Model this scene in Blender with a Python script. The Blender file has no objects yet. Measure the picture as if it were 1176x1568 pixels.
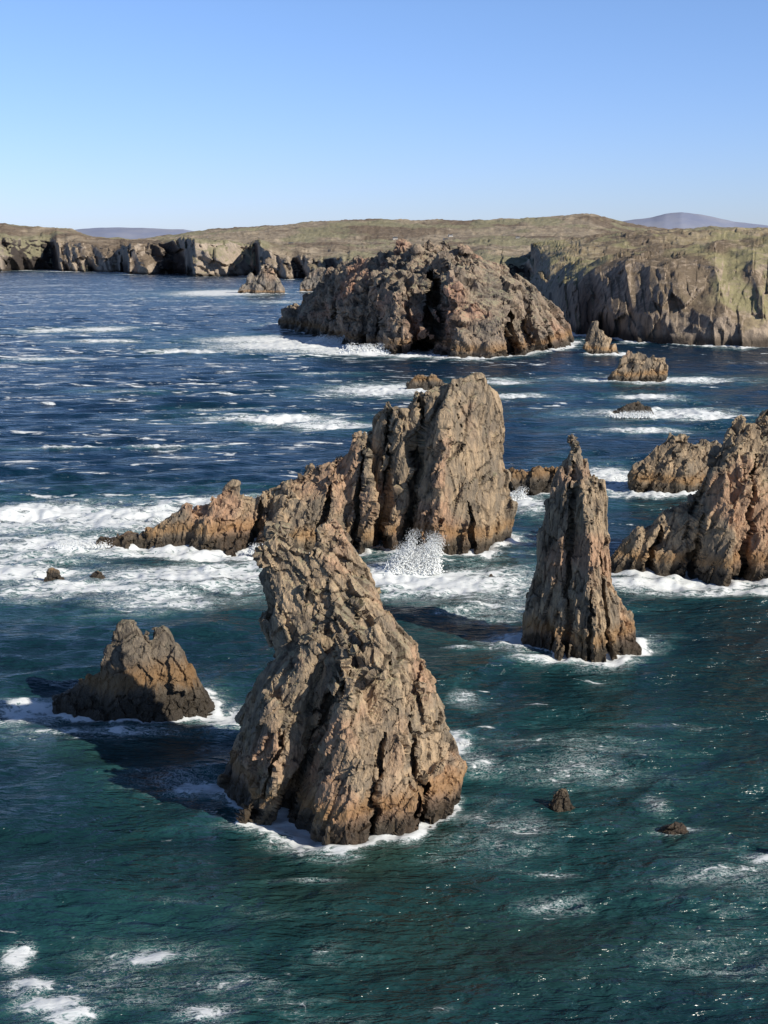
import bpy, bmesh, math, numpy as np
from mathutils import Vector, kdtree
scene=bpy.context.scene
scene.view_settings.view_transform='Standard'; scene.view_settings.look='None'; scene.view_settings.exposure=0

# ---------------------------------------------------------------- noise
def hsh(ix,iy,iz,seed):
    h=(ix.astype(np.int64)*374761393+iy.astype(np.int64)*668265263+iz.astype(np.int64)*2147483647%4294967291+seed*1274126177)&0xffffffff
    h=(h^(h>>13))*1274126177&0xffffffff
    h=(h^(h>>16))*2246822519&0xffffffff
    h=(h^(h>>15))&0xffffffff
    return h/4294967295.0
def vn(P,seed=0):
    F=np.floor(P);f=P-F;f=f*f*f*(f*(f*6-15)+10);I=F.astype(np.int64);r=0
    for a in(0,1):
        wx=f[:,0] if a else 1-f[:,0]
        for b in(0,1):
            wy=f[:,1] if b else 1-f[:,1]
            for c in(0,1):
                wz=f[:,2] if c else 1-f[:,2]
                r=r+wx*wy*wz*hsh(I[:,0]+a,I[:,1]+b,I[:,2]+c,seed)
    return r*2-1
def fbm(P,o=4,seed=0,g=.5):
    r=0;a=1;t=0
    for i in range(o):
        r=r+a*vn(P*(2.03**i)+i*7.3,seed+i);t+=a;a*=g
    return r/t
def cell(P,seed=0,jump=.6):
    """faceted cellular field: every cell is a randomly tilted plane; also returns edge distance and a per-cell random"""
    F=np.floor(P).astype(np.int64);n=len(P)
    b1=np.full(n,9.);b2=np.full(n,9.);val=np.zeros(n);hh=np.zeros(n)
    for a in(-1,0,1):
        for b in(-1,0,1):
            for c in(-1,0,1):
                x=F[:,0]+a;y=F[:,1]+b;z=F[:,2]+c
                dx=P[:,0]-x-hsh(x,y,z,seed);dy=P[:,1]-y-hsh(x,y,z,seed+1);dz=P[:,2]-z-hsh(x,y,z,seed+2)
                d=dx*dx+dy*dy+dz*dz
                h=hsh(x,y,z,seed+3)
                v=(h-.5)*jump+dx*(hsh(x,y,z,seed+4)-.5)*2.6+dy*(hsh(x,y,z,seed+5)-.5)*2.6+dz*(hsh(x,y,z,seed+6)-.5)*1.6
                m=d<b1
                b2=np.where(m,b1,np.minimum(b2,d));val=np.where(m,v,val);hh=np.where(m,h,hh);b1=np.where(m,d,b1)
    return val,np.sqrt(b2)-np.sqrt(b1),hh

# ---------------------------------------------------------------- materials
def newmat(name):
    m=bpy.data.materials.new(name);m.use_nodes=True;nt=m.node_tree
    for n in list(nt.nodes): nt.nodes.remove(n)
    out=nt.nodes.new('ShaderNodeOutputMaterial');b=nt.nodes.new('ShaderNodeBsdfPrincipled')
    nt.links.new(b.outputs[0],out.inputs[0]);return m,nt,b
class N:
    def __init__(s,nt): s.nt=nt
    def link(s,a,b): s.nt.links.new(a,b)
    def setin(s,sock,v):
        if isinstance(v,bpy.types.NodeSocket): s.link(v,sock)
        elif v is not None: sock.default_value=v
    def math(s,op,a,b=None,clamp=False):
        n=s.nt.nodes.new('ShaderNodeMath');n.operation=op;n.use_clamp=clamp
        s.setin(n.inputs[0],a);s.setin(n.inputs[1],b);return n.outputs[0]
    def noise(s,vec,scale,detail=5,rough=.55,dist=0):
        n=s.nt.nodes.new('ShaderNodeTexNoise');s.link(vec,n.inputs['Vector'])
        n.inputs['Scale'].default_value=scale;n.inputs['Detail'].default_value=detail
        n.inputs['Roughness'].default_value=rough;n.inputs['Distortion'].default_value=dist
        return n.outputs[0]
    def map(s,v,a,b,c=0.,d=1.,smooth=True):
        n=s.nt.nodes.new('ShaderNodeMapRange');n.interpolation_type='SMOOTHSTEP' if smooth else 'LINEAR'
        s.setin(n.inputs[0],v);s.setin(n.inputs[1],a);s.setin(n.inputs[2],b);s.setin(n.inputs[3],c);s.setin(n.inputs[4],d);return n.outputs[0]
    def mix(s,f,a,b,mode='MIX'):
        n=s.nt.nodes.new('ShaderNodeMix');n.data_type='RGBA';n.blend_type=mode
        s.setin(n.inputs[0],f);s.setin(n.inputs[6],a if not isinstance(a,tuple) else (*a,1));s.setin(n.inputs[7],b if not isinstance(b,tuple) else (*b,1));return n.outputs[2]
    def mapping(s,vec,scale=(1,1,1),rot=(0,0,0)):
        n=s.nt.nodes.new('ShaderNodeMapping');s.link(vec,n.inputs[0]);n.inputs['Scale'].default_value=scale;n.inputs['Rotation'].default_value=rot;return n.outputs[0]
    def sep(s,vec):
        n=s.nt.nodes.new('ShaderNodeSeparateXYZ');s.link(vec,n.inputs[0]);return n.outputs
    def attr(s,name):
        n=s.nt.nodes.new('ShaderNodeAttribute');n.attribute_name=name;return n.outputs['Fac']
    def bump(s,h,dist,strength=1,nrm=None):
        n=s.nt.nodes.new('ShaderNodeBump');s.link(h,n.inputs['Height']);n.inputs['Distance'].default_value=dist;s.setin(n.inputs['Strength'],strength)
        if nrm is not None:s.link(nrm,n.inputs['Normal'])
        return n.outputs[0]

def rock_mat(name,unit=1.,a=(.53,.39,.25),b=(.26,.21,.155),pink=(.56,.34,.215),wet=2.5,rot=(0.1,.25,0)):
    m,nt,bs=newmat(name);q=N(nt)
    g=nt.nodes.new('ShaderNodeNewGeometry');pos=g.outputs['Position'];nz=q.sep(g.outputs['Normal'])[2];z=q.sep(pos)[2]
    u=1/unit
    st=q.mapping(pos,(u,u,u*.3),rot)
    n1=q.noise(st,.3,5,.62,.3);n2=q.noise(pos,.1*u,3,.5);n3=q.noise(st,1.5,5,.7)
    tone=q.attr('tone');cr=q.attr('crease')
    k=q.math('ADD',q.math('MULTIPLY',n1,.68),q.math('MULTIPLY',tone,.32))
    c=q.mix(q.map(k,.38,.59),b,a)
    c=q.mix(q.math('MULTIPLY',q.map(n2,.5,.64),.8),c,pink)
    c=q.mix(q.map(n3,.38,.57,.55,0),c,(.12,.10,.078))
    li=q.math('MULTIPLY',q.map(nz,.35,.85),q.map(n3,.42,.6,0,.6))
    li=q.math('MULTIPLY',li,q.map(z,5.,16.))
    c=q.mix(li,c,(.33,.33,.20))
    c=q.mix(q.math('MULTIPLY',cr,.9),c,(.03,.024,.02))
    zz=q.math('ADD',z,q.math('MULTIPLY',q.math('SUBTRACT',n2,.5),-5*unit**.4))
    zz=q.math('ADD',zz,q.math('MULTIPLY',q.math('SUBTRACT',n3,.5),-3.))
    och=q.math('MULTIPLY',q.map(zz,wet*.6,wet*1.1),q.map(zz,wet*2.,wet*1.2))
    c=q.mix(q.math('MULTIPLY',och,.55),c,(.30,.16,.055))
    w=q.map(zz,wet*1.15,wet*.35)
    c=q.mix(q.math('MULTIPLY',w,.9),c,(.035,.028,.02))
    nt.links.new(c,bs.inputs['Base Color'])
    q.link(q.map(w,0,1,.9,.4),bs.inputs['Roughness'])
    bs.inputs['Specular IOR Level'].default_value=.25
    h=q.noise(q.mapping(pos,(u,u,u*.45),rot),2.0,5,.66)
    q.link(q.bump(h,.5*unit,.9),bs.inputs['Normal'])
    return m
M_main=rock_mat('gneiss_rock')
M_mid=rock_mat('gneiss_rock_mid',1.5,wet=3.)
M_dark=rock_mat('gneiss_rock_dark',1.,a=(.27,.22,.165),b=(.12,.10,.08),pink=(.2,.16,.12),wet=4.2)  # wave-wet; base also darkened to stand in for shadow on the left rock
M_isl=rock_mat('gneiss_rock_island',4.5,a=(.43,.325,.235),b=(.23,.19,.155),pink=(.53,.30,.205),wet=5.)
M_far=rock_mat('gneiss_rock_far',8.,a=(.37,.31,.25),b=(.25,.22,.19),wet=3)

# ---------------------------------------------------------------- rocks
water_pts=[]
def add_hull(bm,P):
    t=bmesh.new()
    for p in P: t.verts.new(p)
    bmesh.ops.convex_hull(t,input=t.verts)
    bmesh.ops.delete(t,geom=[v for v in t.verts if not v.link_faces],context='VERTS')
    bmesh.ops.recalc_face_normals(t,faces=t.faces)
    me=bpy.data.meshes.new('t');t.to_mesh(me);t.free();bm.from_mesh(me);bpy.data.meshes.remove(me)
def build_rock(name,pts_list,voxel,cells,mat,seed,shear=(.2,.2,10.),rib=None,surf=True,carve=(),th=0.,calm=None,shards=None):
    bm=bmesh.new()
    for pts in pts_list:
        P=[tuple(p) for p in pts]+([(p[0],p[1]+th,p[2]-th*.12) for p in pts] if th else [])
        P+=[(p[0],p[1],-4.5) for p in pts if p[2]<3.]
        add_hull(bm,P)
    lo,hi,zc=shear
    if shards:   # upstanding slabs split along the rock's grain
        cnt,sz_=shards;r=np.random.default_rng(seed+500)
        bmesh.ops.triangulate(bm,faces=bm.faces[:])
        fs=[f for f in bm.faces if f.normal.y<.35 and f.calc_center_median().z>-3]
        ar=np.array([f.calc_area() for f in fs]);pick=r.choice(len(fs),cnt,p=ar/ar.sum())
        samples=[]
        for i in pick:
            f=fs[i];a_,b_=sorted(r.random(2));vs=[v.co for v in f.verts]
            samples.append((vs[0]*a_+vs[1]*(b_-a_)+vs[2]*(1-b_),f.normal.copy()))
        for c,nn in samples:
            ax=Vector(((lo if c.z<zc else hi)+r.normal()*.12,r.normal()*.1,1)).normalized()
            sd=ax.cross(nn).normalized() if abs(ax.dot(nn))<.97 else Vector((1,0,0))
            nn=sd.cross(ax).normalized()*(1 if sd.cross(ax).dot(nn)>0 else -1)
            L=sz_*r.uniform(1.6,3.6);W_=sz_*r.uniform(.35,.8);T=sz_*r.uniform(.25,.6)
            P=[]
            for k,wf in ((-.5,1.1),(.15,1.),(.38,.75)):
                for s_ in(-1,1):
                    P.append(c+ax*(L*(k+s_*.06))+sd*(s_*W_*wf)+nn*T*r.uniform(.5,1.)*(1.2-k*.5)-nn*.1)
                    P.append(c+ax*(L*k)+sd*(s_*W_*wf)-nn*sz_)
            P.append(c+ax*L*.55+sd*W_*r.uniform(-.5,.5)+nn*T*.3)
            add_hull(bm,[tuple(p) for p in P])
    me=bpy.data.meshes.new(name);bm.to_mesh(me);bm.free()
    ob=bpy.data.objects.new(name,me);scene.collection.objects.link(ob)
    md=ob.modifiers.new('r','REMESH');md.mode='VOXEL';md.voxel_size=voxel;md.adaptivity=0
    dg=bpy.context.evaluated_depsgraph_get();ev=ob.evaluated_get(dg)
    nm=bpy.data.meshes.new_from_object(ev);ob.modifiers.clear();ob.data=nm;bpy.data.meshes.remove(me)
    n=len(nm.vertices);V=np.empty(n*3,np.float32);nm.vertices.foreach_get('co',V);V=V.reshape(-1,3).astype(float)
    def normals():
        nm.update();A=np.empty(n*3,np.float32);nm.vertex_normals.foreach_get('vector',A);return A.reshape(-1,3).astype(float)
    C=np.ones(n)
    if calm:
        x0,x1,lowc=calm;t=np.clip((V[:,0]-x0)/(x1-x0),0,1);C=1-(1-lowc)*t
    def frame(V):
        z=V[:,2];sx=lo*np.minimum(z,zc)+hi*np.maximum(z-zc,0)
        return np.stack([V[:,0]-sx,V[:,1]+.15*z,z],1)
    if rib:
        sz,zs,amp=rib;A=normals();Q=frame(V)/np.array([sz,sz,sz*zs])
        d=(.6-2.2*np.abs(vn(Q,seed+3)))*amp+(.6-2.2*np.abs(vn(Q*2.1,seed+4)))*amp*.5
        V=V+A*(d*C)[:,None];nm.vertices.foreach_set('co',V.astype(np.float32).ravel())
    dark=np.zeros(n)
    for cx,cy,cw_,ch,cd,ln in carve:   # sea caves and gullies cut into the face
        A=normals()
        wob=vn(np.stack([V[:,2]/(cw_*2.5),V[:,2]*0+cx,V[:,2]*0],1),seed+7)*cw_*.7
        dx=(V[:,0]-cx-ln*V[:,2]-wob);wdt=cw_*np.clip(1.15-V[:,2]/ch,0,1)**.7+.01
        k=np.clip(1.35-np.abs(dx)/wdt,0,1)*(np.abs(V[:,1]-cy)<45)*(A[:,1]<.3)
        k=k*k*(3-2*k)
        V[:,1]+=cd*k;nm.vertices.foreach_set('co',V.astype(np.float32).ravel())
    crease=np.zeros(n);tone=np.zeros(n)
    for i,(sz,zs,amp,cr) in enumerate(cells):
        A=normals();Q=frame(V)
        wv=np.stack([vn(Q/sz*.6+k*9.1,seed+k+50) for k in range(3)],1)*.16
        v,e,h=cell(Q/np.array([sz,sz,sz*zs])+wv,seed*13+i*17)
        ww=max(.04,voxel*.75/sz)
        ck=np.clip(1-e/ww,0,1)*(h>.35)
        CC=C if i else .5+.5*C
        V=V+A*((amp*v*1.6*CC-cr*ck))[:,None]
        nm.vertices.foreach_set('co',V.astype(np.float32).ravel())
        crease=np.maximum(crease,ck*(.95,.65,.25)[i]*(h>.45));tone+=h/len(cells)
    A=normals()
    V=V+A*(fbm(V/(voxel*5),3,seed)*voxel*.5)[:,None]
    nm.vertices.foreach_set('co',V.astype(np.float32).ravel());nm.update()
    for k,arr in (('crease',crease),('tone',tone)):
        at=nm.attributes.new(k,'FLOAT','POINT');at.data.foreach_set('value',arr.astype(np.float32))
    nm.polygons.foreach_set('use_smooth',np.full(len(nm.polygons),False))
    nm.materials.append(mat)
    if surf: water_pts.append(V[np.abs(V[:,2])<max(.5,voxel*.8)])
    return ob
def from_pixels(o,u0,v0,s,k,g,pieces):
    """image pixel coordinates (u,v; depth d in metres), scaled linearly -> metres around the stack's own origin"""
    return [[(o[0]+(u-u0)*s,o[1]+d,max((v0-v)*k-d*g,-4.)) for u,v,d in p] for p in pieces]

main=from_pixels((-4.15,137),530,1217,.0716,.0748,.33,[
 [(450,832,1),(404,850,1),(402,880,3),(406,950,2),(432,1022,-1),(470,1120,-4),(560,1120,-5),(640,1060,-1.5),(650,1050,4),(600,950,0),(560,885,2),(500,852,0),(440,1020,6),(600,1050,8),(450,850,5),(520,960,-3)],
 [(438,804,1.5),(420,835,1),(428,870,.5),(462,865,.5),(458,838,1)],
 [(512,786,3.5),(498,800,3),(476,840,2),(488,900,.5),(530,930,0),(545,880,1.2),(528,825,2.5)],
 [(519,797,4),(555,852,4),(574,903,4),(578,950,4),(545,935,1),(530,860,2.5)],
 [(497,953,-4),(478,980,-4.5),(425,1015,-3),(394,1031,-1),(379,1062,1),(374,1130,1),(346,1195,1),(348,1190,5),(383,1230,-6),(440,1232,-7),(440,1100,-8),(472,1050,-6.5),(478,1150,-4),(430,1040,4),(500,1180,6)],
 [(528,975,-6.5),(507,1005,-5.5),(535,1045,-10),(492,1110,-4.5),(445,1218,-4),(525,1150,-12),(505,1256,-12.5),(560,1256,-11.5),(572,1130,-9),(552,1020,-6),(540,1100,3),(500,1200,3)],
 [(565,960,-1),(600,950,2),(637,983,2),(662,1050,2),(680,1110,1),(700,1172,0),(690,1205,-2),(640,1245,-6.5),(570,1245,-9),(560,1110,-7.5),(555,1010,-5),(600,1000,-4.5),(615,1120,-8.5),(600,1050,10),(680,1180,9),(560,1200,10)],
 [(535,1105,-12),(512,1150,-11.5),(495,1210,-11.5),(535,1240,-13.5),(562,1200,-11.5),(552,1150,-12),(540,1180,-5)],
 [(655,1125,-3),(636,1175,-6.5),(648,1238,-7.5),(692,1208,-5),(709,1170,-2),(682,1120,-1),(660,1190,1)],
 [(575,1155,-8.5),(560,1200,-10),(560,1252,-11),(640,1248,-9.5),(635,1200,-9),(600,1150,-8.5),(600,1200,-3)],
 [(578,948,-6),(560,985,-7),(550,1030,-8.5),(590,1035,-8.5),(598,990,-6),(580,1020,-2)],
 [(650,1008,1),(640,1040,-2.5),(650,1100,-4.5),(679,1100,-1),(669,1050,0),(655,1080,3)],
 [(415,1050,-7),(390,1120,-5),(393,1206,-7),(430,1210,-9.5),(432,1090,-8.5),(420,1150,0)]])
build_rock('sea_stack',main,.155,[(3.2,2.4,.5,.22),(1.5,2.4,.24,.15),(.6,1.8,.07,.03)],M_main,3,(.45,-.45,17.),rib=(4.,3.,.3),th=1.,calm=(-5,1,.75),shards=(95,1.1),
  carve=[(-10.6,132,.9,17,4.,.36),(4.2,132,.7,11,3.5,-.12),(-1.2,130,.5,9,2.5,.12),(-13.6,134,.45,10,2.,.3)])

st2=from_pixels((1.6,262),600,836,.1325,.134,.17,[
 [(690,578,0),(735,571,3),(765,598,8),(770,660,10),(778,760,9),(788,808,7),(770,832,3),(712,850,-6),(688,848,-8),(674,640,-5),(670,740,-8),(650,650,4),(640,820,4),(700,600,14),(760,800,16),(650,800,14)],
 [(655,593,1),(637,606,2),(622,620,3),(615,720,4),(600,835,1),(650,848,-5),(662,838,-6),(660,700,-4),(685,582,2),(640,700,9),(640,800,9)],
 [(590,616,3),(571,633,5),(565,680,5),(555,840,4),(600,843,-4),(625,838,-3),(618,650,-1.5),(625,622,2),(590,700,9),(600,800,9),(650,640,6)],
 [(550,670,2),(533,686,4),(515,740,3),(480,835,2),(545,845,-5),(572,780,-4),(565,690,0),(550,800,9)],
 [(500,703,3),(470,720,5),(440,742,5),(400,755,5),(380,765,4),(420,825,-1),(480,842,-5),(550,830,-2),(540,690,4),(505,750,-1),(460,800,10),(540,780,10)],
 [(360,754,3),(330,761,2),(290,776,1),(215,811,1),(205,830,0),(250,842,-2),(340,840,-4),(405,835,-2),(395,766,3),(320,810,8),(400,800,8)],
 [(165,822,1),(145,829,0),(180,838,-1),(240,838,-1),(215,816,2),(190,819,4)],
 [(712,795,-6),(702,845,-8),(740,848,-7),(748,800,-3.5),(730,775,-2),(725,820,2)],
 [(650,780,-6),(640,815,-7),(642,846,-9),(672,846,-9),(676,810,-8),(660,800,0)],
 [(440,745,1),(425,780,-2),(430,838,-6),(470,842,-6),(475,780,-3),(455,790,4)]])
build_rock('sea_stack',st2,.28,[(4.8,3.,.6,.35),(2.2,3.,.36,.25),(1,2,.1,.06)],M_mid,11,(.3,.25,15.),rib=(5.,3.5,.8),th=1.2,calm=(9,14,.35),shards=(90,1.7),
  carve=[(5.,255,1.3,34,7,.08),(-.5,256,1.1,30,6,.05),(-6.5,256,1.1,22,6,.15),(-13.5,256,.9,14,5,.2),(-27,257,1.,8,5,.2),(18,254,.6,9,3,-.1)])

ned=from_pixels((30.2,192),895,992,.0985,.101,.24,[
 [(877,674,0),(870,690,0),(864,730,1),(852,800,3),(870,900,0),(900,900,-4),(899,800,-3),(893,730,0),(884,690,0),(880,800,5)],
 [(857,712,0),(845,738,1),(839,800,3),(825,880,2),(860,930,-1),(876,850,-1),(868,740,0),(855,850,6),(870,900,6)],
 [(905,728,-1),(922,734,-.5),(926,800,2),(930,860,2),(946,930,2),(905,960,-4.5),(896,850,-4),(893,755,-1),(910,860,5)],
 [(895,705,0),(886,730,-1.5),(888,800,-4),(906,800,-3),(905,735,-1),(895,760,2)],
 [(836,850,3),(819,885,3),(806,965,2),(813,975,4),(850,992,-1),(905,1007,-6.5),(935,1007,-5),(982,990,0),(978,960,1),(950,920,2),(925,870,0),(895,850,-3.5),(905,920,-5.5),(860,960,7),(960,970,7),(900,860,4)],
 [(862,900,-1),(848,990,-4),(872,1002,-5),(880,920,-3),(865,960,2)],
 [(968,950,0),(952,990,-3.5),(985,994,-1.5),(981,962,1),(970,980,3)]])
build_rock('sea_stack',ned,.165,[(2.2,6,.3,.2),(1.1,5,.2,.14),(.5,3,.05,.03)],M_main,21,(.0,.0,10.),rib=(2.6,7,.32),th=1.4,shards=(65,.85),
  carve=[(27.5,189,.6,27,2.6,.02),(33.6,188,.5,14,2.5,-.08),(30.6,187,.4,10,1.8,.0)])

rs=from_pixels((62.5,240),1100,875,.122,.124,.19,[
 [(1112,651,0),(1095,688,0),(1075,728,2),(1060,768,2),(1050,850,0),(1090,897,-6),(1180,895,-4),(1200,800,-1),(1180,690,0),(1140,648,0),(1125,720,-5),(1100,800,10),(1180,800,12)],
 [(1060,761,1),(1030,788,2),(985,820,3),(935,858,2),(945,868,0),(1020,882,-3),(1085,893,-4),(1085,800,-1),(1000,860,8),(1080,840,8)],
 [(1165,641,3),(1180,626,3),(1230,610,4),(1290,700,5),(1300,890,3),(1180,893,-2),(1150,720,0),(1180,800,12),(1280,800,14)],
 [(1085,713,-3),(1070,780,-3),(1055,890,-4),(1100,901,-10),(1112,800,-7),(1100,713,-4),(1100,800,3)],
 [(1150,755,-3),(1135,820,-5),(1130,897,-6),(1160,899,-9),(1174,820,-5),(1160,800,2)]])
build_rock('sea_stack',rs,.27,[(4.5,2.8,.55,.35),(2,2.6,.33,.22),(.9,2,.1,.05)],M_mid,31,(.35,.35,10.),rib=(5.,3.2,.7),th=1.,shards=(70,1.6),
  carve=[(57,235,1.,18,5,.15),(66,233,.9,20,5,.1),(50,236,.8,8,4,.2)])

dk=from_pixels((-33,165),205,1085,.0863,.0903,.33,[
 [(180,957,0),(187,953,0),(210,953,0),(221,968,0),(238,1020,-2),(235,1110,-4),(180,1102,-4),(150,1050,-1),(172,992,0),(195,1000,-2),(200,1040,6),(230,1050,6)],
 [(233,960,1),(249,959,1),(261,990,1),(275,995,1),(300,1040,1),(328,1085,0),(322,1108,-2),(250,1112,-4),(225,1040,-2),(230,975,2),(290,1070,6)],
 [(268,990,0),(258,1010,-1),(270,1060,-3),(300,1055,-1),(278,1000,0)],
 [(160,1028,1),(120,1055,1),(75,1068,1),(78,1078,0),(120,1088,-2),(180,1100,-3),(180,1020,0),(150,1060,5)]])
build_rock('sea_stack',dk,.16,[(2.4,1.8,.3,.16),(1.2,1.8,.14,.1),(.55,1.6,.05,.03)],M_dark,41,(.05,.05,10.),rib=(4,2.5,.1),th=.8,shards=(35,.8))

rb=from_pixels((71.3,325),1020,750,.165,.1665,.15,[
 [(1040,668,0),(1010,676,0),(990,693,0),(958,726,0),(965,735,-1),(1000,750,-4),(1060,758,-4),(1120,755,0),(1100,690,4),(1070,685,0),(1050,740,10)]])
build_rock('sea_stack',rb,.38,[(6,1.6,.7,.4),(2.8,1.5,.35,.2),(1.2,1.5,.12,.08)],M_mid,51,(.4,.4,10),rib=(6,2,.7),th=1,shards=(25,1.8))
mr=from_pixels((37.2,323),815,752,.164,.166,.15,[
 [(850,712,0),(820,715,0),(800,722,0),(800,757,-2),(860,758,-2),(868,725,2),(830,740,8)],
 [(785,718,2),(768,720,2),(765,735,0),(775,757,-1),(815,757,-2),(810,728,3),(790,740,6)]])
build_rock('skerry',mr,.35,[(4,1.6,.7,.4),(2,1.5,.3,.2)],M_dark,61,rib=(4,2,.5),shards=(14,1.2))
r6=from_pixels((117,605),975,582,.3025,.3025,.09,[
 [(960,546,0),(975,539,0),(990,541,0),(995,560,-2),(985,587,-3),(950,583,-2),(930,578,0),(942,564,0),(965,570,10)],
 [(1003,547,1),(1018,548,1),(1021,580,0),(1000,587,-3),(980,586,-2),(985,562,0),(1005,565,9)]])
build_rock('sea_stack',r6,.45,[(5,2,.7,.5),(2.4,1.8,.35,.2)],M_mid,71,(.3,.3,5),th=1.2,shards=(22,2.))
r7=from_pixels((125.5,760),920,542,.378,.377,.06,[
 [(908,495,0),(914,503,0),(930,518,0),(946,540,0),(930,545,-3),(900,543,-2),(897,528,0),(910,520,8)]])
build_rock('sea_stack',r7,.55,[(6,2.4,.8,.6),(3,1.5,.4,.2)],M_mid,81,th=2,shards=(14,2.2))
build_rock('skerry',from_pixels((92,480),968,634,.2425,.243,.12,[[(975,615,0),(955,619,0),(932,630,0),(950,637,-2),(1000,636,-2),(995,622,0),(970,628,6)]]),.45,[(5,1,.5,.3),(2,1,.25,.1)],M_dark,91)
build_rock('skerry',from_pixels((16,565),645,597,.284,.284,.1,[[(640,574,0),(660,575,0),(622,588,0),(625,599,-2),(690,599,-2),(680,584,2),(650,590,8)]]),.5,[(5,1,.8,.5),(2,1,.3,.2)],M_dark,92,shards=(8,1.5))
fr=from_pixels((-161.6,1790),405,450,.883,.872,.02,[
 [(403,411,0),(417,414,0),(427,428,0),(433,445,0),(430,451,-8),(385,451,-8),(386,430,0),(405,430,30)],
 [(385,421,5),(376,432,5),(364,447,0),(400,451,-6),(395,430,5),(385,440,25)]])
build_rock('sea_stack',fr,1.3,[(13,2,2,1.5),(6,1.8,.7,.5)],M_far,93,rib=(14,3,1.8),th=4)
fr=from_pixels((-95,1870),485,446,.923,.91,.02,[
 [(480,413,0),(500,412,0),(514,428,0),(517,447,0),(490,448,-8),(458,447,-5),(460,432,0),(490,430,30)]])
build_rock('sea_stack',fr,1.3,[(13,2,2,1.5),(6,1.8,.7,.5)],M_far,94,rib=(14,3,1.8),th=4)
def boulder(x,y,w,h,seed,name='skerry'):
    r=np.random.default_rng(seed);pts=[]
    for i in range(7):
        a=i/7*6.283+r.uniform(-.3,.3);pts.append((x+math.cos(a)*w*r.uniform(.45,.6),y+math.sin(a)*w*.5*r.uniform(.7,1),-.6))
    for i in range(5): pts.append((x+r.uniform(-.3,.3)*w,y+r.uniform(-.15,.15)*w,h*r.uniform(.6,1)))
    build_rock(name,[pts],max(.08,w*.03),[(w*.4,1,w*.05,w*.03),(w*.18,1,w*.02,.0)],M_main,seed,surf=False)
for i,(x,y,w,h) in enumerate([(19.6,135,2.6,1.7),(30.9,129,3.4,.3),(41,122.5,4.5,1.2),(-61,234,4,2.4),(-53.5,236,4.5,.9),(7.5,240,2.2,1.5),(20,236,1.6,.7)]):
    boulder(x,y,w,h,200+i)

# island
isl=[
 [(-38,882,-4),(5,772,-4),(41,738,-4),(75,745,-4),(112,805,-4),(124,860,-4),(90,980,-4),(0,1030,-4),(-40,990,-4),
  (-32,955,48),(5,905,58),(20,865,59),(47,850,58),(72,850,52),(100,850,33),(43,795,44),(16,812,42),(-18,880,38),(116,850,12)],
 [(-84,1060,3),(-59,1000,16),(-43,990,35),(-32,960,48),(-60,960,-4),(-88,1060,-4),(-38,882,-4),(-30,1080,-4),(0,920,45),(-20,890,25),(-70,985,2)],
 [(43,780,46),(62,796,47),(36,732,-4),(60,726,-4),(80,742,-4),(40,738,20),(68,742,20),(82,790,40),(50,840,50)],
 [(10,800,42),(-4,850,42),(2,766,-4),(14,757,-4),(-10,800,-4),(2,775,18),(12,762,16),(12,850,48)],
 [(-14,850,34),(-22,870,38),(-16,815,-4),(-38,870,-4),(-28,840,14),(-5,880,42)],
 [(92,790,-4),(104,790,-4),(96,800,22),(88,800,30),(84,765,-4),(90,770,12),(95,840,34)]]
build_rock('rocky_island',isl,.9,[(15,1.2,2.4,1.4),(7,1.3,1.2,.9),(3.2,1.3,.4,.25)],M_isl,5,(-.45,-.45,10.),rib=(18,1.8,1.6),calm=(20,60,.5),shards=(120,5.),
  carve=[(25,770,7,50,45,.1),(76,745,5,26,28,-.2),(-8,800,5,24,22,.1),(-30,880,5,20,18,.1),(98,790,3,16,14,-.2)])

# near mainland cliff standing to the right of the bay
cl=[[(x+12,y,z if z<0 else z*.82) for x,y,z in p] for p in [[(86,110,-4),(90,150,-4),(96,188,-4),(150,200,-4),(170,100,-4),(110,80,-4),(94,115,34),(97,150,42),(104,182,34),(150,195,44),(170,110,50),(115,90,40)],
    [(82,128,-4),(88,140,-4),(84,150,-4),(96,140,36),(92,128,28),(105,150,35)],
    [(88,165,-4),(90,176,-4),(100,160,-4),(98,168,30),(102,175,32),(110,165,34)]]]
build_rock('coastal_cliff',cl,1.1,[(10,2,2.,1.2),(5,2,1.,.6)],M_mid,6,rib=(12,2.5,1.5))

# breaking-wave spray: clouds of fine drops thrown up where swell hits rock
M_sp,nt,bs=newmat('white_spray');bs.inputs['Base Color'].default_value=(.88,.9,.9,1);bs.inputs['Roughness'].default_value=.95;bs.inputs['Specular IOR Level'].default_value=.1
iv=np.array([(1,0,0),(-1,0,0),(0,1,0),(0,-1,0),(0,0,1),(0,0,-1)],float)
fi=np.array([(0,2,4),(2,1,4),(1,3,4),(3,0,4),(2,0,5),(1,2,5),(3,1,5),(0,3,5)])
def splash(name,x,y,w,h,n,seed,lean=.25,sz=.1):
    r=np.random.default_rng(seed)
    t=r.random(n)**2.6;th=r.uniform(-1,1,n)
    jets=np.cumsum(r.uniform(.5,1,7));jets=(jets/jets[-1]-.55)*w;jh=r.uniform(.3,1,7)
    j=r.integers(0,7,n);zz=t*h*jh[j]
    px=x+jets[j]+r.normal(0,1,n)*w*.09*(1-.4*t)+th*w*.12*t+lean*zz;py=y+r.normal(0,1,n)*w*.1
    s=sz*(1.7-1.4*t)*r.uniform(.5,1.5,n)
    V=(iv[None]*s[:,None,None]+np.stack([px,py,zz],1)[:,None]).reshape(-1,3)
    Fc=(fi[None]+np.arange(n)[:,None,None]*6).reshape(-1,3)
    me=bpy.data.meshes.new(name);me.from_pydata(V.tolist(),[],Fc.tolist());me.polygons.foreach_set('use_smooth',[True]*len(Fc));me.materials.append(M_sp)
    o=bpy.data.objects.new(name,me);scene.collection.objects.link(o)
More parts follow.
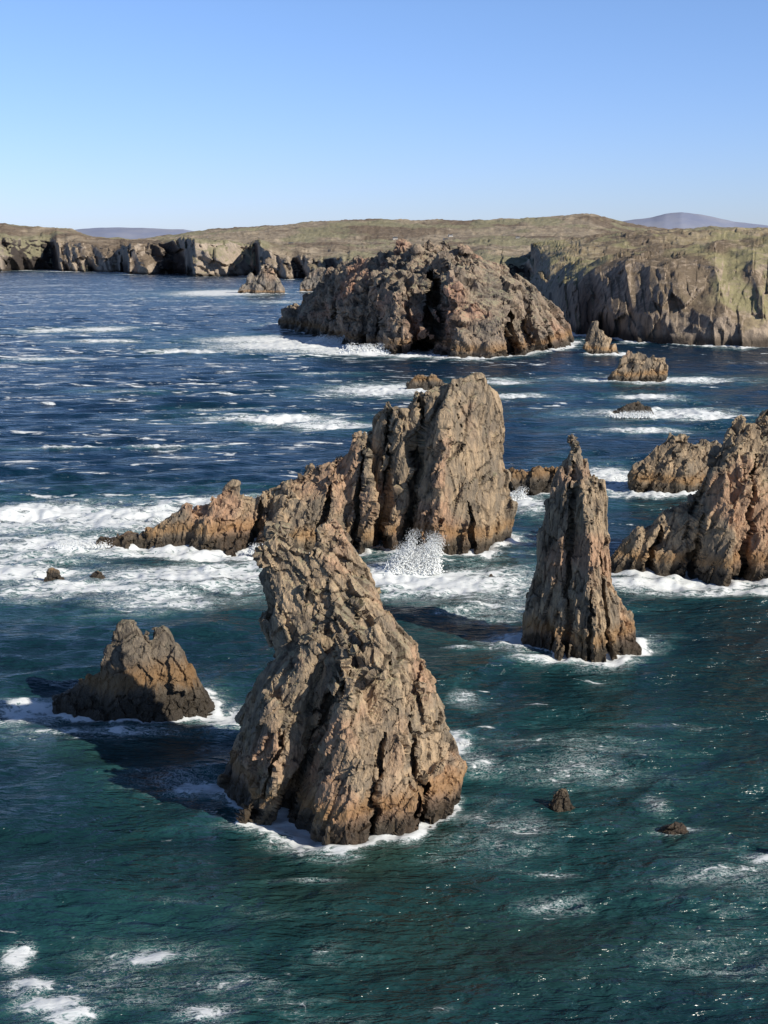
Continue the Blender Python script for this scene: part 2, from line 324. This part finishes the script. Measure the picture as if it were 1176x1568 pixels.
splash('breaking_wave_spray',5,240.5,8.5,8.5,22000,1,sz=.1)
splash('breaking_wave_spray',30,312,7,4.,3500,2,sz=.11)
splash('breaking_wave_spray',-24,256,6,2.6,3500,3,sz=.09)
splash('breaking_wave_spray',-10,770,24,6,4000,4,sz=.3)
splash('breaking_wave_spray',-34,850,24,6,4000,5,sz=.3)
splash('breaking_wave_spray',-62,262,10,1.6,2500,6,sz=.09)
splash('breaking_wave_spray',90,472,14,3,2500,7,sz=.16)
splash('breaking_wave_spray',9.3,152,2.,1.1,1500,8,sz=.045)

# ---------------------------------------------------------------- land (lofted sheets)
def land_mat(name,unit,grass1,grass2,green,rock1,rock2,cave_shade,spk):
    m,nt,bs=newmat(name);q=N(nt)
    g=nt.nodes.new('ShaderNodeNewGeometry');pos=g.outputs['Position'];nz=q.sep(g.outputs['Normal'])[2];z=q.sep(pos)[2]
    n1=q.noise(pos,.02/unit*3,5,.65);n2=q.noise(pos,.06/unit*2,6,.7);n3=q.noise(q.mapping(pos,(1,.45,1)),.0035/unit*2,4,.6);n4=q.noise(q.mapping(pos,(1,.4,1),(0,0,.6)),.007/unit*2,3,.6)
    gr=q.mix(q.map(n1,.38,.62),grass1,grass2)
    gr=q.mix(q.map(n3,.46,.54,0,.85),gr,(.17,.13,.095))
    gr=q.mix(q.map(n4,.5,.58,0,.85),gr,green)
    gr=q.mix(q.map(n2,.53,.63,0,spk),gr,rock1)
    rk=q.mix(q.map(q.noise(q.mapping(pos,(1,1,.35)),.1/unit*2,6,.7),.38,.62),rock2,rock1)
    rk=q.mix(q.math('MULTIPLY',q.attr('gully_shade'),cave_shade),rk,(.035,.03,.03))  # shade of caves and gullies painted dark into the cliff colour
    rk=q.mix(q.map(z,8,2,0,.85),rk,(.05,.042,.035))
    s=q.math('ADD',nz,q.math('MULTIPLY',q.math('SUBTRACT',n2,.5),.7))
    c=q.mix(q.map(s,.88,.68),gr,rk)
    q.link(c,bs.inputs['Base Color']);bs.inputs['Roughness'].default_value=.95;bs.inputs['Specular IOR Level'].default_value=.1
    q.link(q.bump(n2,2.4*unit,.9),bs.inputs['Normal'])
    return m
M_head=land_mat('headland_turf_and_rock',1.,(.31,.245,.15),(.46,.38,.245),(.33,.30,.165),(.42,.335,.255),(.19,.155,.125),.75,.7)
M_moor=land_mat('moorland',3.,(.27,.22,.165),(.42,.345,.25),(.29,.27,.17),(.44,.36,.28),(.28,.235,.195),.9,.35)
def grid_mesh(name,X,Y,Z,mat,smooth=True):
    R,C=X.shape;V=np.stack([X,Y,Z],-1).reshape(-1,3)
    i=np.arange(R*C).reshape(R,C);F=np.stack([i[:-1,:-1],i[:-1,1:],i[1:,1:],i[1:,:-1]],-1).reshape(-1,4)
    me=bpy.data.meshes.new(name);me.vertices.add(len(V));me.vertices.foreach_set('co',V.astype(np.float32).ravel())
    me.loops.add(F.size);me.loops.foreach_set('vertex_index',F.ravel().astype(np.int32))
    me.polygons.add(len(F));me.polygons.foreach_set('loop_start',np.arange(len(F),dtype=np.int32)*4)
    me.polygons.foreach_set('loop_total',np.full(len(F),4,np.int32))
    me.polygons.foreach_set('use_smooth',np.full(len(F),smooth));me.update(calc_edges=True);me.validate()
    me.materials.append(mat);ob=bpy.data.objects.new(name,me);scene.collection.objects.link(ob);return ob
def loft(name,a,Rc,ztop,cw,inland,amp,csz,mat,seed,ncl=44,relief=.3,bigk=1.2):
    """coast at radius Rc(a) with a broken cliff of height ztop(a), then ground following inland=[(radius,z(a))...]"""
    s=np.cumsum(np.r_[0,np.hypot(np.diff(a*Rc),np.diff(Rc))])
    o=np.zeros_like(s)
    big=vn(np.stack([s/(csz*1.9),o,o+seed+.3],1),seed+60)
    ztop=ztop*(1+.25*fbm(np.stack([s/(csz*1.6),o,o+3],1),3,seed+30))
    cwv=cw*(.7+1.*np.clip(vn(np.stack([s/(csz*1.3),o,o+7],1),seed+31)+.3,0,1))
    rowsR=[];rowsZ=[];G=[]
    for j in range(ncl):
        w=j/(ncl-1)
        bt=1-2.6*np.abs(vn(np.stack([s/csz+w*.35,o,o+seed],1),seed))
        P=np.stack([s/(csz*.5)+w*.8,o+w*1.2,o+seed],1)
        b=1-2.4*np.abs(vn(P,seed+1))
        v,e,_=cell(np.stack([s/(csz*.32)+w*.7,o+w*2.2,o+.5],1),seed+5)
        v2,e2,_=cell(np.stack([s/(csz*.13)+w*.8,o+w*4.,o+.5],1),seed+6)
        off=-amp*(big*bigk*(1-.2*w)+bt*(1-.7*w)+b*.4+v*.4+v2*.15)
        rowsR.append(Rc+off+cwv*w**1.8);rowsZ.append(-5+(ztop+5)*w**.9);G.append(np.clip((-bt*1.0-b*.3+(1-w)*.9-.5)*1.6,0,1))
    base=rowsR[-1];n=170
    t=np.linspace(0,1,n+1)[1:]**1.8
    rr=[base]+[np.full_like(a,1.)*r for r,_ in inland];zz=[ztop]+[z for _,z in inland]
    rl=rr[-1];rrm=np.array(rr);zzm=np.array(zz)
    for q_ in t:
        r=base+(rl-base)*q_
        z=np.array([np.interp(r[i],rrm[:,i],zzm[:,i]) for i in range(len(a))])
        rowsR.append(r);rowsZ.append(z);G.append(np.zeros_like(s))
    RR=np.array(rowsR);ZZ=np.array(rowsZ);A=np.broadcast_to(a,RR.shape);X=A*RR;Y=RR.copy()
    P=np.stack([X.ravel(),Y.ravel(),0*X.ravel()],1)
    f=(fbm(P/(csz*4),5,seed+9,.55)*csz*relief+np.abs(fbm(P/(csz*.9),4,seed+19,.6))*csz*relief*.6).reshape(X.shape)
    v,e,_=cell(P/(csz*.7),seed+40)
    f+=(v*csz*relief*.14).reshape(X.shape)
    k=np.clip((np.arange(len(RR))-ncl*.5)/(ncl*.7),0,1)[:,None]
    ZZ=ZZ+f*k
    ob=grid_mesh(name,X,Y,ZZ,mat)
    at=ob.data.attributes.new('gully_shade','FLOAT','POINT');at.data.foreach_set('value',np.array(G).ravel().astype(np.float32))
    m=np.abs(ZZ)<3;water_pts.append(np.stack([X[m],Y[m],ZZ[m]],1)[::3])
    return X,Y,ZZ
ip=lambda a,xs,ys:np.interp(a,xs,ys)
a=np.r_[np.arange(.11,.36,.0005),np.linspace(.36,1.2,150)]
Rh=ip(a,[.11,.118,.125,.135,.15,.17,.2,.25,.29,.4,.7,1.2],[1700,1350,1130,1000,930,900,865,840,825,770,600,420])
zt=ip(a,[.11,.118,.13,.14,.2,.25,.29,.4],[6,12,24,32,40,40,42,50])
sm=lambda xs,ys:ip(a,xs,ys)
inl=[(Rh+180,sm([.11,.118,.14,.2,.25,.29,.5],[20,28,40,50,60,69,92])),(Rh+330,sm([.11,.2,.29,.5],[24,36,50,80])),(2000.+0*a,sm([.11,.16,.2,.29,.5],[60,76,84,86,110])),(2900.+0*a,sm([.11,.5],[50,60]))]
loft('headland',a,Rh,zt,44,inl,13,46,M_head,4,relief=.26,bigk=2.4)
a=np.r_[np.linspace(-1.2,-.42,100),np.arange(-.42,.4,.0009),np.linspace(.4,1.2,60)]
Rf=ip(a,[-1.2,-.5,-.29,-.25,-.235,-.2,-.19,-.15,-.142,-.1,-.0926,-.07,-.043,-.014,.055,.13,1.2],[3000,3500,3500,3650,3500,3400,3080,3050,2880,2950,2780,2700,2480,2300,2000,1800,1800])
zt=ip(a,[-.5,-.29,-.25,-.21,-.196,-.142,-.0926,-.06,-.02,.1],[88,88,86,68,56,60,56,40,34,32])
u2=lambda us,vs:ip(a,[(u-588)/2000*.985 for u in us],vs)  # us are image pixel columns, turned into bearings
cr=u2([-300,0,60,110,150,200,270,330,420,480,540,600,700,800,900,950,1000,1100,1176,1500],[150,146,140,134,92,88,112,134,150,165,174,176,174,186,188,158,134,136,126,150])
mid=u2([-300,0,100,150,200,400,600,900,1176],[118,122,108,80,74,76,74,90,96])
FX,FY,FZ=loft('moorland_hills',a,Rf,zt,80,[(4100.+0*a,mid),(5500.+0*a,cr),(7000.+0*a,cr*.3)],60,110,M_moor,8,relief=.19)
M_mt,nt,bs=newmat('distant_mountain_haze');q=N(nt);g=nt.nodes.new('ShaderNodeNewGeometry')
q.link(q.mix(q.map(q.noise(g.outputs['Position'],.002,5,.6),.35,.65),(.22,.25,.36),(.29,.31,.39)),bs.inputs['Base Color']);bs.inputs['Roughness'].default_value=1  # blue-grey distance haze put into the mountain's base colour
rr=np.linspace(11000,14500,60)
def mountain(a0,a1,xs,ys,seed):
    aa=np.linspace(a0,a1,240);A,RR=np.meshgrid(aa,rr);pk=np.interp(aa,xs,ys)
    Zm=pk[None,:]*np.exp(-((RR-12500)/900)**2)-20+fbm(np.stack([(A*RR).ravel()/700,RR.ravel()/700,0*RR.ravel()],1),5,seed).reshape(RR.shape)*24
    grid_mesh('distant_mountain',A*RR,RR,Zm,M_mt)
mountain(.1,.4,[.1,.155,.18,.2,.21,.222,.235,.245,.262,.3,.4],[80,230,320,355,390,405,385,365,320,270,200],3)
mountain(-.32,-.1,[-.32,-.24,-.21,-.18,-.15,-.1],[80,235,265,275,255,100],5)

# cottages scattered on the moor
M_w,nt,bs=newmat('weathered_harling_wall');q=N(nt);g=nt.nodes.new('ShaderNodeNewGeometry')
q.link(q.mix(q.noise(g.outputs['Position'],1.2,3),(.42,.40,.37),(.55,.53,.50)),bs.inputs['Base Color'])
M_r,nt,bs=newmat('slate_roof');bs.inputs['Base Color'].default_value=(.07,.075,.085,1)
M_g,nt,bs=newmat('window_glass');bs.inputs['Base Color'].default_value=(.03,.035,.04,1);bs.inputs['Roughness'].default_value=.1
def part(par,name,vs,fs,mat):
    me=bpy.data.meshes.new(name);me.from_pydata(vs,[],fs);me.materials.append(mat);o=bpy.data.objects.new(name,me);scene.collection.objects.link(o);o.parent=par
def boxv(x0,x1,y0,y1,z0,z1):
    return [(x0,y0,z0),(x1,y0,z0),(x1,y1,z0),(x0,y1,z0),(x0,y0,z1),(x1,y0,z1),(x1,y1,z1),(x0,y1,z1)],[(0,3,2,1),(4,5,6,7),(0,1,5,4),(1,2,6,5),(2,3,7,6),(3,0,4,7)]
def cottage(ta,tr,w,rot):
    c=np.argmin(np.abs(FX[0]/FY[0]-ta));rr_=np.argmin(np.abs(FY[:,c]-tr))
    e=bpy.data.objects.new('cottage',None);scene.collection.objects.link(e);e.location=(FX[rr_,c],FY[rr_,c],FZ[rr_,c]-.5);e.rotation_euler[2]=rot
    d=w*.5;h=w*.3;p=w*.24
    v,f=boxv(-w/2,w/2,-d/2,d/2,-2,h);v+=[(-w/2,0,h+p*.97),(w/2,0,h+p*.97)];f+=[(4,7,8),(5,9,6)];part(e,'walls',v,f,M_w)
    o=.4;part(e,'roof',[(-w/2-o,-d/2-o,h-.1),(w/2+o,-d/2-o,h-.1),(w/2+o,0,h+p+.15),(-w/2-o,0,h+p+.15),(-w/2-o,d/2+o,h-.1),(w/2+o,d/2+o,h-.1)],[(0,1,2,3),(3,2,5,4)],M_r)
    for sx in(-1,1):
        v,f=boxv(sx*w*.42-.5,sx*w*.42+.5,-.5,.5,h+p-1,h+p+1.6);part(e,'chimney',v,f,M_w)
    for k in(-.3,.3):
        v,f=boxv(k*w-.7,k*w+.7,-d/2-.05,-d/2+.1,h*.35,h*.75);part(e,'window',v,f,M_g)
    v,f=boxv(-.6,.6,-d/2-.05,-d/2+.1,-1,h*.65);part(e,'door',v,f,M_g)
for ta,tr,w,rot in [(.008,4300,15,.2),(.046,4100,15,-.2),(.05,4350,14,.4),(-.07,3900,13,0),(.10,4200,12,.1)]:
    cottage(ta,tr,w,rot)

# ---------------------------------------------------------------- sea
ang=np.r_[np.linspace(-math.pi,-.45,60)[:-1],np.arange(-.45,-.34,.004),np.arange(-.34,.34,.0013),np.arange(.34,.45,.004),np.linspace(.45,math.pi,60)]
r=[8.]
while r[-1]<80: r.append(r[-1]*1.03)
while r[-1]<2000: r.append(r[-1]*1.004)
while r[-1]<4000: r.append(r[-1]*1.008)
while r[-1]<60000: r.append(r[-1]*1.04)
r=np.array(r);AA,RR=np.meshgrid(ang,r)
X=np.sin(AA)*RR;Y=np.cos(AA)*RR;x=X.ravel();y=Y.ravel();rf=RR.ravel()
sp=rf*.004
Z=np.zeros_like(x)
rw=np.random.default_rng(5)
P2=np.stack([x,y,0*x],1)
grp=vn(P2/38,77)*.4+.85
for i in range(40):
    lam=30*(.9**i)+.7;amp=.021*lam**.92
    th=math.radians(-64+rw.normal()*28)
    k=2*math.pi/lam;ph=(x*math.cos(th)+y*math.sin(th))*k+rw.uniform(0,6.28)+1.6*vn(np.stack([x/(lam*3),y/(lam*3),0*x+i],1),i)
    fade=np.clip(lam/(sp*2.5)-1,0,1)
    Z+=amp*fade*(1-2*np.abs(np.sin(ph/2))**1.2)*.5*grp
F=np.zeros_like(x);Aer=np.zeros_like(x)
patch=[(-80,295,16,14,.95),(-58,292,24,15,.9),(-62,265,24,8,.95),(-40,307,14,11,.9),(-35,238,22,10,.85),(-57,228,16,8,.75),(-70,240,12,6,.95),(-40,222,14,7,.65),(-95,275,16,24,.75),(-35,255,22,3,.95),(-70,252,14,5,.7),(-90,235,14,6,.7),
(4,238,7,10,1.15),(13.4,233,16,12,.85),(19,217,10,8,.6),(33,307,6,10,.95),(20.5,196,4,5,.95),(26,187,6,1.8,.9),(52,231,14,4,1.05),(66,226,12,2.5,.95),
(60,340,8,18,.9),(64,318,8,4,.85),(-48,825,45,36,1.3),(-11,775,26,20,1.3),(20,748,20,10,1.2),(-78,880,36,30,1.1),(-60,780,40,14,.6),(0,563,20,18,1.15),(57,540,12,8,.9),(54,598,12,10,.9),
(-40,468,19,9,1.1),(-18,450,16,9,.85),(127,608,30,13,1.05),(105,482,24,12,1.1),(122,478,14,8,.9),(110,537,12,10,1),(86,437,14,6,.9),(-225,1810,50,100,1.2),(-120,1500,30,40,.6),
(8.7,153,1.6,4,1.05),(11.5,147,2.5,3,.6),(-20,140,4.5,1.8,1),(-25,142,5,3.5,.55),(-10.4,130.2,6,1.5,.8),(11,171,2.,4,.5),(11.5,193,2.5,1,.8),
(-47,165,8,3.5,.9),(-20,163,3.5,4,.8),(-38,157,10,3,.5),(-32,104,1.2,2.2,.9),(-30,99.5,1.8,1.6,.95),(-27,96.5,2.6,1.2,.95),(-25,94.5,1.8,1.1,.85),(-20.5,104,2.2,1.4,.75),(-14.2,95,2.6,1.3,.75),
(40,122,3,1.2,1),(31,129,2.4,1,.6),(30,136,1.5,2.5,.55),(-7.5,117,4.5,.7,.5),(16,113,4,1.5,.45),(16.5,119,3,.6,.5),(23,149,12,8,.36),(33,118,8,5,.34),(12,128,10,8,.3),(-20,100,14,8,.34),(30,105,10,6,.28),
(-190,723,11,8,1.1),(-250,980,14,20,1.1),(-213,990,17,24,1.1),(-184,868,16,12,1.1),(-116,780,14,10,1.1),(-97,397,10,2.2,1),(-68,398,9,2.2,.95),(-60,500,12,4,.6),(-110,560,14,5,.7),(-30,640,14,6,.6)]
for px,py,rx,ry,s in patch:
    m=(np.abs(x-px)<rx*4)&(np.abs(y-py)<ry*5)
    d=((x[m]-px)/rx)**2+((y[m]-py)/ry)**2
    F[m]=np.maximum(F[m],s*np.exp(-d*.55));Aer[m]=np.maximum(Aer[m],min(s,.9)*np.exp(-d*.28))
W=np.concatenate(water_pts)
kd=kdtree.KDTree(len(W))
for i,w in enumerate(W): kd.insert((w[0],w[1],0),i)
kd.balance()
sel=np.where((rf>100)&(rf<4000)&(np.abs(AA.ravel())<.34))[0]
D=np.full(len(x),1e4)
for i in sel: D[i]=kd.find((x[i],y[i],0))[2]
wd=(.8+rf*.0065)*np.clip(.7+1.8*fbm(P2/(5+rf[:,None]*.03),2,91),.12,3)
F=np.maximum(F,1.1*np.exp(-(D/np.maximum(wd,.3))**2))
F=np.maximum(F,.42*np.exp(-(D/(wd*2.5+.5))**2))
Aer=np.maximum(Aer,.55*np.exp(-(D/(wd*2.2+1))**2))
big=fbm(P2/np.array([60,25,1]),3,41)
Cap=np.clip(ip(x/np.maximum(y,1),[-.5,-.2,0,.12,.3],[1,1,.8,.5,.35])*ip(y,[90,220,330,500,1500,4000],[.1,.25,.8,1.1,1.2,1.]),0,1.3)*(.75+.5*big)
Z+=np.clip(F,0,1)*.8*np.clip(fbm(P2/2.6,3,55)+.3,-.2,2)*np.clip(rf/200,.5,1.5)
Sh=np.zeros_like(x)
for px,py,rx,ry,s in [(-2,126,9,9,.9),(-10,115,9,7,.4),(12,106,14,9,.5),(31,129,6,5,.5),(-20,104,7,4,.5),(-33,150,10,6,.3)]:
    Sh=np.maximum(Sh,s*np.exp(-(((x-px)/rx)**2+((y-py)/ry)**2)))
m,nt,bs=newmat('sea_water');q=N(nt)
tc=nt.nodes.new('ShaderNodeTexCoord');pos=tc.outputs['Object'];yy=q.sep(pos)[1]
f=q.attr('foam');ae=q.attr('aerated');cp=q.attr('caps');sh=q.attr('shallow')
nb=q.noise(q.mapping(pos,(1,1.6,1)),.018,3,.6,.5)
deep=q.mix(q.map(yy,110,380),(.008,.036,.038),(.003,.024,.055))
deep=q.mix(q.map(nb,.4,.62,0,.5),deep,(.004,.020,.034))
deep=q.mix(q.math('MULTIPLY',sh,q.map(nb,.3,.6,.5,1)),deep,(.025,.042,.022))
st=q.mapping(pos,(1,1.5,1),(0,0,.35))
nbig=q.noise(q.mapping(pos,(.6,1.5,1)),.11,3,.6,.8)
deep=q.mix(q.math('MULTIPLY',ae,q.map(nbig,.3,.65,.2,.9)),deep,(.055,.22,.21))
na=q.noise(st,.5,7,.7,1.)
v1=q.math('ADD',q.math('MULTIPLY',f,1.3),q.math('ADD',q.math('MULTIPLY',q.math('SUBTRACT',na,.5),2.6),q.math('MULTIPLY',q.math('SUBTRACT',nbig,.5),1.5)))
solid=q.map(v1,.62,.98)
lc=q.noise(st,.85,4,.6,2.0)
lace=q.map(q.math('ABSOLUTE',q.math('SUBTRACT',lc,.5)),.04,.0)
lc2=q.noise(st,.3,5,.62,2.2)
lace2=q.map(q.math('ABSOLUTE',q.math('SUBTRACT',lc2,.5)),.02,.0)
lace=q.math('MULTIPLY',q.math('MAXIMUM',lace,lace2),q.map(q.math('ADD',f,q.math('MULTIPLY',q.math('SUBTRACT',nbig,.5),.9)),.15,.55))
cn=q.noise(q.mapping(pos,(.5,1.3,1),(0,0,.12)),.14,6,.7,.3);cn2=q.noise(q.mapping(pos,(.4,1.2,1),(0,0,.1)),.022,3,.6)
cap=q.map(q.math('ADD',cn,q.math('ADD',q.math('MULTIPLY',cp,.13),q.math('MULTIPLY',q.math('SUBTRACT',cn2,.5),.3))),.675,.74)
foam=q.math('MAXIMUM',q.math('MAXIMUM',solid,q.math('MULTIPLY',lace,.75)),cap,True)
fc=q.mix(na,(.66,.72,.73),(.93,.93,.93))
col=q.mix(foam,deep,fc)
q.link(col,bs.inputs['Base Color']);bs.inputs['IOR'].default_value=1.333
q.link(q.map(foam,0,1,.2,.9),bs.inputs['Roughness']);q.link(q.map(foam,0,1,.5,.1),bs.inputs['Specular IOR Level'])
w1=q.noise(q.mapping(pos,(.5,1.4,1),(0,0,.3)),.75,3,.58,.3);w2=q.noise(q.mapping(pos,(.5,1.3,1),(0,0,.15)),.13,3,.6,.3)
h=q.math('ADD',w1,q.math('MULTIPLY',w2,q.map(yy,120,350,1.5,4.5)))
q.link(q.bump(h,1.15,q.map(foam,0,1,1.,.2)),bs.inputs['Normal'])
sea=grid_mesh('sea',X,Y,Z.reshape(X.shape),m)
for nme,arr in(('foam',F),('aerated',Aer),('caps',Cap),('shallow',Sh)):
    at=sea.data.attributes.new(nme,'FLOAT','POINT');at.data.foreach_set('value',arr.astype(np.float32))

# ---------------------------------------------------------------- sun, sky, camera
EL=math.radians(31);sx,sy=.82,-.57
to_sun=Vector((sx,sy,0)).normalized()*math.cos(EL);to_sun.z=math.sin(EL)
L=bpy.data.lights.new('sun','SUN');L.energy=5.;L.angle=math.radians(.5);L.color=(1,.93,.81)
lo=bpy.data.objects.new('sun',L);scene.collection.objects.link(lo);lo.rotation_euler=to_sun.to_track_quat('Z','Y').to_euler();lo.location=(100,-60,150)
w=bpy.data.worlds.new('World');scene.world=w;w.use_nodes=True;nt=w.node_tree;q=N(nt)
bg=nt.nodes['Background'];sk=nt.nodes.new('ShaderNodeTexSky');sk.sky_type='NISHITA';sk.sun_disc=False
sk.sun_elevation=EL;sk.sun_rotation=math.atan2(sx,sy);sk.air_density=1.;sk.dust_density=.2;sk.ozone_density=1.5;sk.altitude=0
tc=nt.nodes.new('ShaderNodeTexCoord');el=q.sep(tc.outputs['Generated'])[2]
tint=q.mix(q.map(el,0.,.17,smooth=False),(.76,.94,1.66),(.88,1.07,1.55))
tint=q.mix(q.map(el,.17,.5,smooth=False),tint,(.45,.51,.62))
q.link(q.mix(1.,sk.outputs[0],tint,'MULTIPLY'),bg.inputs[0]);bg.inputs[1].default_value=.1
cam=bpy.data.cameras.new('camera');co=bpy.data.objects.new('camera',cam);scene.collection.objects.link(co)
co.location=(0,0,60);co.rotation_euler=(math.radians(90-11.42),0,0)
cam.sensor_fit='VERTICAL';cam.sensor_height=24;cam.lens=24*2000/1568;cam.clip_start=.5;cam.clip_end=120000
scene.camera=co
